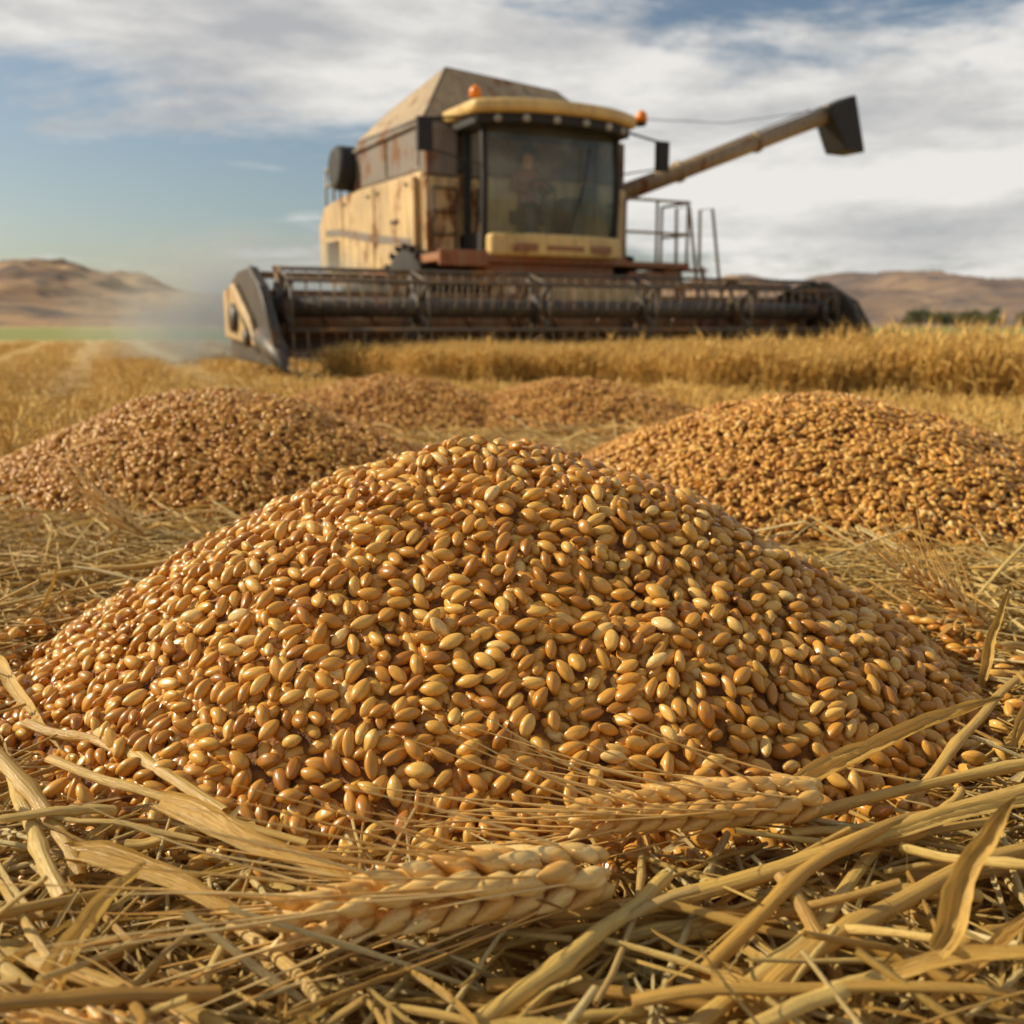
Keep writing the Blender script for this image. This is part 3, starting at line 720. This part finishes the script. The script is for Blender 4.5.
def wheel(cx,cy,Rr,w,name):
    B=MB(); prof=[(-.5,.62),(-.5,.86),(-.42,.96),(-.2,1.0),(.2,1.0),(.42,.96),(.5,.86),(.5,.62)]; n=36; vs=[]
    for i in range(n):
        a=2*math.pi*i/n
        for (px,pr) in prof: vs.append((cx+px*w,cy+math.cos(a)*pr*Rr,Rr+math.sin(a)*pr*Rr))
    m=len(prof); B.add(vs,[(i*m+k,i*m+k+1,((i+1)%n)*m+k+1,((i+1)%n)*m+k) for i in range(n) for k in range(m-1)],0,None,True)
    for i in range(22):
        a=2*math.pi*i/22
        for sd in (-1,1):
            a2=a+(.14 if sd>0 else 0); q=[]
            for rr in (.97,1.055):
                for (px,da) in ((0,0),(.5*sd,.16),(.5*sd,.23),(0,.08)):
                    q.append((cx+px*w,cy+math.cos(a2+da)*rr*Rr,Rr+math.sin(a2+da)*rr*Rr))
            B.hexa(q)
    n=24
    for (x0,r0,x1,r1,mi) in ((-.45,.63,-.15,.55,1),(-.15,.55,-.12,.15,1),(-.12,.15,-.32,.13,1),(-.32,.13,-.32,.001,1),(.45,.63,.15,.55,1),(.15,.55,.15,.001,1)):
        vs=[(cx+x*w,cy+math.cos(2*math.pi*i/n)*r*Rr,Rr+math.sin(2*math.pi*i/n)*r*Rr) for (x,r) in ((x0,r0),(x1,r1)) for i in range(n)]
        B.add(vs,[(i,(i+1)%n,n+(i+1)%n,n+i) for i in range(n)],mi,None,True)
    part(B,name,[M_tyre,M_tan],0)
wheel(-1.50,1.05,.80,.60,'front_wheel_1'); wheel(1.50,1.05,.80,.60,'front_wheel_2'); wheel(-1.35,4.2,.58,.42,'rear_wheel_1'); wheel(1.35,4.2,.58,.42,'rear_wheel_2')
B=MB(); B.path([(-1.40,3.72,2.98),(-1.78,3.72,2.98)],[.34,.34],28,smooth=False); B.path([(-1.78,3.72,2.98),(-1.84,3.72,2.98)],[.34,.28],28,smooth=False); B.box(-1.35,1.35,3.66,4.5,2.60,2.98)
B.path([(.6,4.0,2.9),(.6,4.0,3.4)],.07,10); part(B,'engine_deck_and_intake',[M_black],.02)
B=MB()
for (a,b) in (((-1.6,3.75),(-1.6,4.85)),((-1.6,4.85),(1.6,4.85)),((1.6,3.75),(1.6,4.85))):
    for z in (2.85,3.10): B.path([(*a,z),(*b,z)],.02,6)
for (x,y) in ((-1.6,4.1),(-1.6,4.45),(-1.6,4.85),(-.5,4.85),(.5,4.85),(1.6,4.85),(1.6,4.2)): B.path([(x,y,2.5),(x,y,3.10)],.02,6)
for x in (1.2,1.75,2.3):
    B.path([(x,.02,1.40),(x,.02,2.30)],.022,6)
for z in (1.85,2.30): B.path([(1.2,.02,z),(2.3,.02,z)],.022,6); B.path([(2.33,.02,z),(2.33,.7,z)],.022,6)
B.path([(2.33,.7,1.4),(2.33,.7,2.3)],.022,6)
for x in (2.36,2.80): B.path([(x,.30,1.42),(x+.30,.28,.30)],.034,6); B.path([(x,.35,1.42),(x-.02,.35,2.25),(x+.2,.33,2.28),(x+.42,.30,.85)],.024,6)
part(B,'handrails',[M_bare],0)
B=MB()
for k in range(5): q=k/4.5; B.box(2.36+.3*q,2.82+.3*q,.16,.42,1.34-1.05*q,1.38-1.05*q)
B.box(1.3,1.9,.05,.72,.92,1.30); B.box(1.95,2.25,.1,.6,1.1,1.34); B.prism([(.0,.55),(.0,1.3),(.5,1.3),(.6,.9),(.3,.5)],1.55,1.75)
part(B,'ladder_steps_and_boxes',[M_red],.015)
B=MB()
for (x,y,sg) in ((-1.92,-.12,-1),(1.72,-.10,1)):
    B.box(x-.10,x+.10,y-.04,y+.04,2.68,3.08); B.path([(x,y,3.06),(sg*1.15,.0,3.18)],.018,6); B.path([(x,y,2.72),(sg*1.05,.05,2.6)],.012,6)
part(B,'mirrors',[M_black],.03,3)
B=MB(); b0=Vector((1.25,1.05,2.30)); b1=Vector((6.05,1.05,4.06)); ad=(b1-b0).normalized()
B.path([b0,b1],.135,18)
for q in (.02,.34,.66,.985): c=b0.lerp(b1,q); B.path([c-ad*.03,c+ad*.03],.165,18)
B.path([(1.35,1.05,1.4),(1.35,1.05,2.35)],.2,14); B.path([b0+Vector((.6,0,.33)),b0.lerp(b1,.9)+Vector((0,0,.19))],.012,5)
part(B,'unloading_auger',[M_auger],0)
B=MB(); c=b1
def q4(cc,wx,wy): return [cc+Vector((-wx,-wy,0)),cc+Vector((wx,-wy,0)),cc+Vector((wx,wy,0)),cc+Vector((-wx,wy,0))]
B.hexa([Vector(p) for p in q4(c+Vector((.36,0,-.62)),.22,.25)]+[c+Vector((-.28,-.2,.05)),c+Vector((.34,-.2,.30)),c+Vector((.34,.2,.30)),c+Vector((-.28,.2,.05))])
part(B,'auger_spout',[M_black],.03)
B=MB(); B.path([(1.2,.3,3.42),(3.5,.7,3.62),(5.6,1.05,4.05)],.006,5); part(B,'auger_cable',[M_black],0)

XL,XR=-4.45,3.36; HZ=.07
B=MB()
B.box(XL,XR,-1.02,-.94,.30,.86); B.prism([(-1.02,.18),(-1.02,.32),(-2.02,.20),(-2.05,.15)],XL,XR); B.box(XL,XR,-1.06,-.86,.98,1.05); B.box(XL,XR,-.93,-.78,.30,.42)
x=XL+.4
while x<XR: B.box(x,x+.06,-1.04,-.95,.862,.978); x+=1.35
part(B,'header_frame',[M_hred],.01,z=HZ)
B=MB(); B.path([(XL+.1,-1.34,.50),(XR-.1,-1.34,.50)],.15,14)
n=int((XR-XL)*26)
vs=[]
for i in range(n+1):
    x=XL+.15+(XR-XL-.3)*i/n; a=(x*11 if x<-.4 else -x*11)
    for r in (.14,.26): vs.append((x,-1.34+r*math.cos(a),.50+r*math.sin(a)))
B.add(vs,[(2*i,2*i+1,2*i+3,2*i+2) for i in range(n)],0,None,True)
part(B,'intake_auger',[M_hred],0,z=HZ)
B=MB(); RY,RZ,RR=-1.82,.66,.42
B.path([(XL+.12,RY,RZ),(XR-.12,RY,RZ)],.105,16)
stn=[XL+.2+(XR-XL-.4)*k/5 for k in range(6)]
bats=[R(90-20+72*k) for k in range(5)]
for a in bats:
    y,z=RY+RR*math.cos(a),RZ+RR*math.sin(a); B.path([(XL+.15,y,z),(XR-.15,y,z)],.024,6,1)
for x in stn:
    for k,a in enumerate(bats):
        p=(x,RY+RR*math.cos(a),RZ+RR*math.sin(a)); B.path([(x,RY,RZ),p],.032,5,1)
        a2=bats[(k+1)%5]; B.path([p,(x,RY+RR*math.cos(a2),RZ+RR*math.sin(a2))],.018,5,1)
    B.path([(x-.04,RY,RZ),(x+.04,RY,RZ)],.17,14)
part(B,'reel',[M_dark,M_bat],0,z=HZ)
B=MB()
for a in bats:
    y,z=RY+RR*math.cos(a),RZ+RR*math.sin(a); x=XL+.2
    while x<XR-.2:
        B.path([(x,y,z),(x,y-.015,z-.13),(x,y+.02,z-.26)],[.009,.008,.006],4,caps=False); x+=.15
part(B,'reel_tines',[M_bare],0,z=HZ)
B=MB(); x=XL+.1
while x<XR-.1:
    B.path([(x,-2.0,.18),(x,-2.20,.16)],[.028,.006],5); x+=.10
B.box(XL,XR,-2.06,-1.98,.17,.20)
part(B,'cutter_bar',[M_bare],0,z=HZ)
B=MB()
for x0,x1 in ((XL-.10,XL),(XR,XR+.10)):
    B.prism([(-.75,.12),(-.75,.90),(-1.2,1.04),(-1.7,1.06),(-2.1,.86),(-2.45,.45),(-2.55,.08)],x0,x1)
part(B,'end_shields',[M_dark],.02,z=HZ)
B=MB()
for sg,x in ((-1,XL-.10),(1,XR+.10)):
    x0,x1=sorted((x+sg*.003,x+sg*.07)); B.prism([(-.78,.34),(-.78,.84),(-1.2,.92),(-1.85,.55),(-2.1,.26)],x0,x1)
part(B,'end_covers',[M_cream],.03,3,z=HZ)
B=MB()
for sg,x in ((-1,XL-.05),(1,XR+.05)):
    B.path([(x,-2.1,.36),(x,-2.5,.22),(x+sg*.02,-2.85,.05)],[.14,.11,.02],10)
    B.path([(x,-1.6,1.06),(x+sg*.05,-2.2,.78),(x+sg*.04,-2.6,.28)],.022,6)
    B.path([(x-sg*.15,-1.0,1.02),(x-sg*.15,-1.82,.70)],.045,8); B.path([(x-sg*.2,-1.0,.86),(x-sg*.2,-1.6,.74)],.03,8)
    B.path([(x+sg*.1,-1.3,.55),(x+sg*.16,-1.3,.55)],.15,14); B.path([(x+sg*.1,-1.85,.35),(x+sg*.16,-1.85,.35)],.09,12); B.path([(x+sg*.13,-1.3,.70),(x+sg*.13,-1.85,.44)],.012,5)
part(B,'crop_dividers_and_reel_arms',[M_dark],0,z=HZ)

# driver
me=bpy.data.meshes.new('driver')
J=[(0,.85,2.16),(0,.88,2.40),(0,.88,2.62),(0,.86,2.72),(0,.83,2.80),(0,.82,2.92),
   (-.19,.87,2.60),(-.27,.70,2.38),(-.17,.36,2.42),(.19,.87,2.60),(.27,.70,2.38),(.17,.36,2.42),
   (-.10,.82,2.14),(-.14,.40,2.16),(-.14,.30,1.78),(.10,.82,2.14),(.14,.40,2.16),(.14,.30,1.78),(-.14,.18,1.76),(.14,.18,1.76)]
J=[(a,b-.12 if i<8 or i in(9,10,12,15) else b,c) for i,(a,b,c) in enumerate(J)]
Ed=[(0,1),(1,2),(2,3),(3,4),(4,5),(2,6),(6,7),(7,8),(2,9),(9,10),(10,11),(0,12),(12,13),(13,14),(0,15),(15,16),(16,17),(14,18),(17,19)]
rad=[.15,.16,.15,.055,.085,.09,.07,.05,.04,.07,.05,.04,.09,.07,.05,.09,.07,.05,.045,.045]
me.from_pydata(J,Ed,[]); drv=bpy.data.objects.new('driver',me); link(drv)
drv.location=HV.location; drv.rotation_euler=HV.rotation_euler
sk=drv.modifiers.new('skin','SKIN')
for i,r in enumerate(rad): me.skin_vertices[0].data[i].radius=(r,r)
me.skin_vertices[0].data[0].use_root=True
ss=drv.modifiers.new('sub','SUBSURF'); ss.levels=2; ss.render_levels=2
nt=NT('driver_clothing_and_skin'); co=objco(nt); sx=nt.new('ShaderNodeSeparateXYZ'); nt.lk(co,sx.inputs[0])
nt.lk(mix(nt,math_(nt,'GREATER_THAN',sx.outputs[2],2.70),mix(nt,math_(nt,'GREATER_THAN',sx.outputs[2],2.24),(.04,.05,.09),(.36,.16,.10)),(.62,.38,.26)),nt.b.inputs['Base Color'])
nt.b.inputs['Roughness'].default_value=.8; me.materials.append(nt.m)
B=MB(); B.ell((0,.71,2.965),(0,0,1),.16,.22,.22,12,8); B.prismz([(-.09,.64),(.09,.64),(.07,.48),(-.07,.48)],2.945,2.96)
for sgn in (-1,1): B.ell((sgn*.035,.622,2.90),(1,0,0),.022,.014)
B.ell((0,.61,2.875),(0,-.3,-1),.045,.025)
B.obj('cap_and_face',[plain('cap_cloth',(.07,.065,.06),.8)],drv)

# ---------------------------------------------------------------- dust behind the header end
B=MB(); B.ell((0,0,0),(1,0,0),6.0,3.6,3.2,24,14)
dust=B.obj('dust_cloud',[]); dust.location=(-4.55,15.0,.75)
dm=bpy.data.materials.new('dust_haze'); dm.use_nodes=True; t=dm.node_tree; t.nodes.clear()
class DN(NT):
    def __init__(s): s.t=t; s.n=t.nodes; s.l=t.links
d=DN(); ou=d.new('ShaderNodeOutputMaterial'); vs_=d.new('ShaderNodeVolumeScatter'); vs_.inputs['Color'].default_value=(1,.84,.60,1); vs_.inputs['Anisotropy'].default_value=0
oc=d.new('ShaderNodeTexCoord').outputs['Object']
ln=d.new('ShaderNodeVectorMath'); ln.operation='LENGTH'; d.lk(mapping(d,oc,(1/3.0,1/1.8,1/1.6),(-.2,0,.08)),ln.inputs[0])
fall=ramp(d,ln.outputs['Value'],[(.05,1),(.95,0)])
dn=ramp(d,nz(d,oc,1.1,4,.62),[(.36,.08),(.60,1)])
d.lk(math_(d,'MULTIPLY',math_(d,'MULTIPLY',fall,dn),1.7),vs_.inputs['Density']); d.lk(vs_.outputs[0],ou.inputs['Volume'])
dust.data.materials.append(dm)

# ---------------------------------------------------------------- light, sky
SE=R(31); saz=Vector((-.93,.16)).normalized()
to=Vector((saz.x*math.cos(SE),saz.y*math.cos(SE),math.sin(SE)))
sd=bpy.data.lights.new('sun','SUN'); sd.energy=5.0; sd.angle=R(.5); sd.color=(1,.87,.64)
so=bpy.data.objects.new('sun',sd); link(so); so.rotation_euler=(-to).to_track_quat('-Z','Y').to_euler()
W=bpy.data.worlds.new("World"); S.world=W; W.use_nodes=True
class WN(NT):
    def __init__(s): s.t=W.node_tree; s.n=s.t.nodes; s.l=s.t.links
w=WN(); bg=w.n['Background']
sky=w.new('ShaderNodeTexSky'); sky.sky_type='NISHITA'; sky.sun_disc=False; sky.sun_elevation=SE; sky.sun_rotation=math.atan2(saz.x,saz.y); sky.air_density=1.0; sky.dust_density=1.4; sky.ozone_density=1.6
tc=w.new('ShaderNodeTexCoord').outputs['Generated']; sp=w.new('ShaderNodeSeparateXYZ'); w.lk(tc,sp.inputs[0])
zz=math_(w,'ADD',math_(w,'MAXIMUM',sp.outputs[2],0),.10)
cb=w.new('ShaderNodeCombineXYZ'); w.lk(math_(w,'DIVIDE',sp.outputs[0],zz),cb.inputs[0]); w.lk(math_(w,'DIVIDE',sp.outputs[1],zz),cb.inputs[1])
def gauss(x0,z0,a,b):
    dx=math_(w,'DIVIDE',math_(w,'SUBTRACT',sp.outputs[0],x0),a); dz=math_(w,'DIVIDE',math_(w,'SUBTRACT',sp.outputs[2],z0),b)
    return math_(w,'EXPONENT',math_(w,'MULTIPLY',math_(w,'ADD',math_(w,'MULTIPLY',dx,dx),math_(w,'MULTIPLY',dz,dz)),-1))
n1=nz(w,mapping(w,cb.outputs[0],(.55,.9,1),(3,1,0)),1.0,7,.62,.5)
n2=nz(w,mapping(w,tc,(1,1,3.2)),4,6,.62,.3)
m=math_(w,'ADD',math_(w,'MULTIPLY',n1,1.0),math_(w,'MULTIPLY',n2,1.1))
m=math_(w,'SUBTRACT',m,math_(w,'MULTIPLY',gauss(-.44,.125,.26,.05),.34))
m=math_(w,'SUBTRACT',m,math_(w,'MULTIPLY',gauss(.34,.31,.20,.04),.34))
m=math_(w,'ADD',m,math_(w,'MULTIPLY',gauss(-.22,.255,.38,.070),.50))
m=math_(w,'ADD',m,math_(w,'MULTIPLY',gauss(.36,.14,.30,.085),.46))
mm=w.new('ShaderNodeMapRange'); mm.inputs['From Min'].default_value=.98; mm.inputs['From Max'].default_value=1.25; mm.interpolation_type='SMOOTHSTEP'; w.lk(m,mm.inputs['Value'])
shade=nz(w,mapping(w,tc,(1,1,4.0),(2,0,0)),3.6,6,.62)
ccol=ramp(w,math_(w,'ADD',shade,math_(w,'MULTIPLY',gauss(-.25,.27,.4,.07),-.06)),[(.34,(6.0,6.0,6.1)),(.46,(8.4,8.2,7.9)),(.57,(11.0,10.6,10.0))])
skyc=mix(w,1.0,sky.outputs[0],(1.18,1.16,1.10),'MULTIPLY')
mx=mix(w,math_(w,'MULTIPLY',mm.outputs[0],.93),skyc,ccol)
w.lk(mx,bg.inputs['Color']); bg.inputs['Strength'].default_value=.080

# ---------------------------------------------------------------- camera
cd=bpy.data.cameras.new('camera'); co_=bpy.data.objects.new('camera',cd); link(co_); S.camera=co_
cd.sensor_width=36; cd.lens=35; cd.clip_start=.02; cd.clip_end=6000
co_.location=(0,0,.55); co_.rotation_euler=(R(90-10.65),0,0)
cd.dof.use_dof=True; cd.dof.focus_distance=1.18; cd.dof.aperture_fstop=5.0
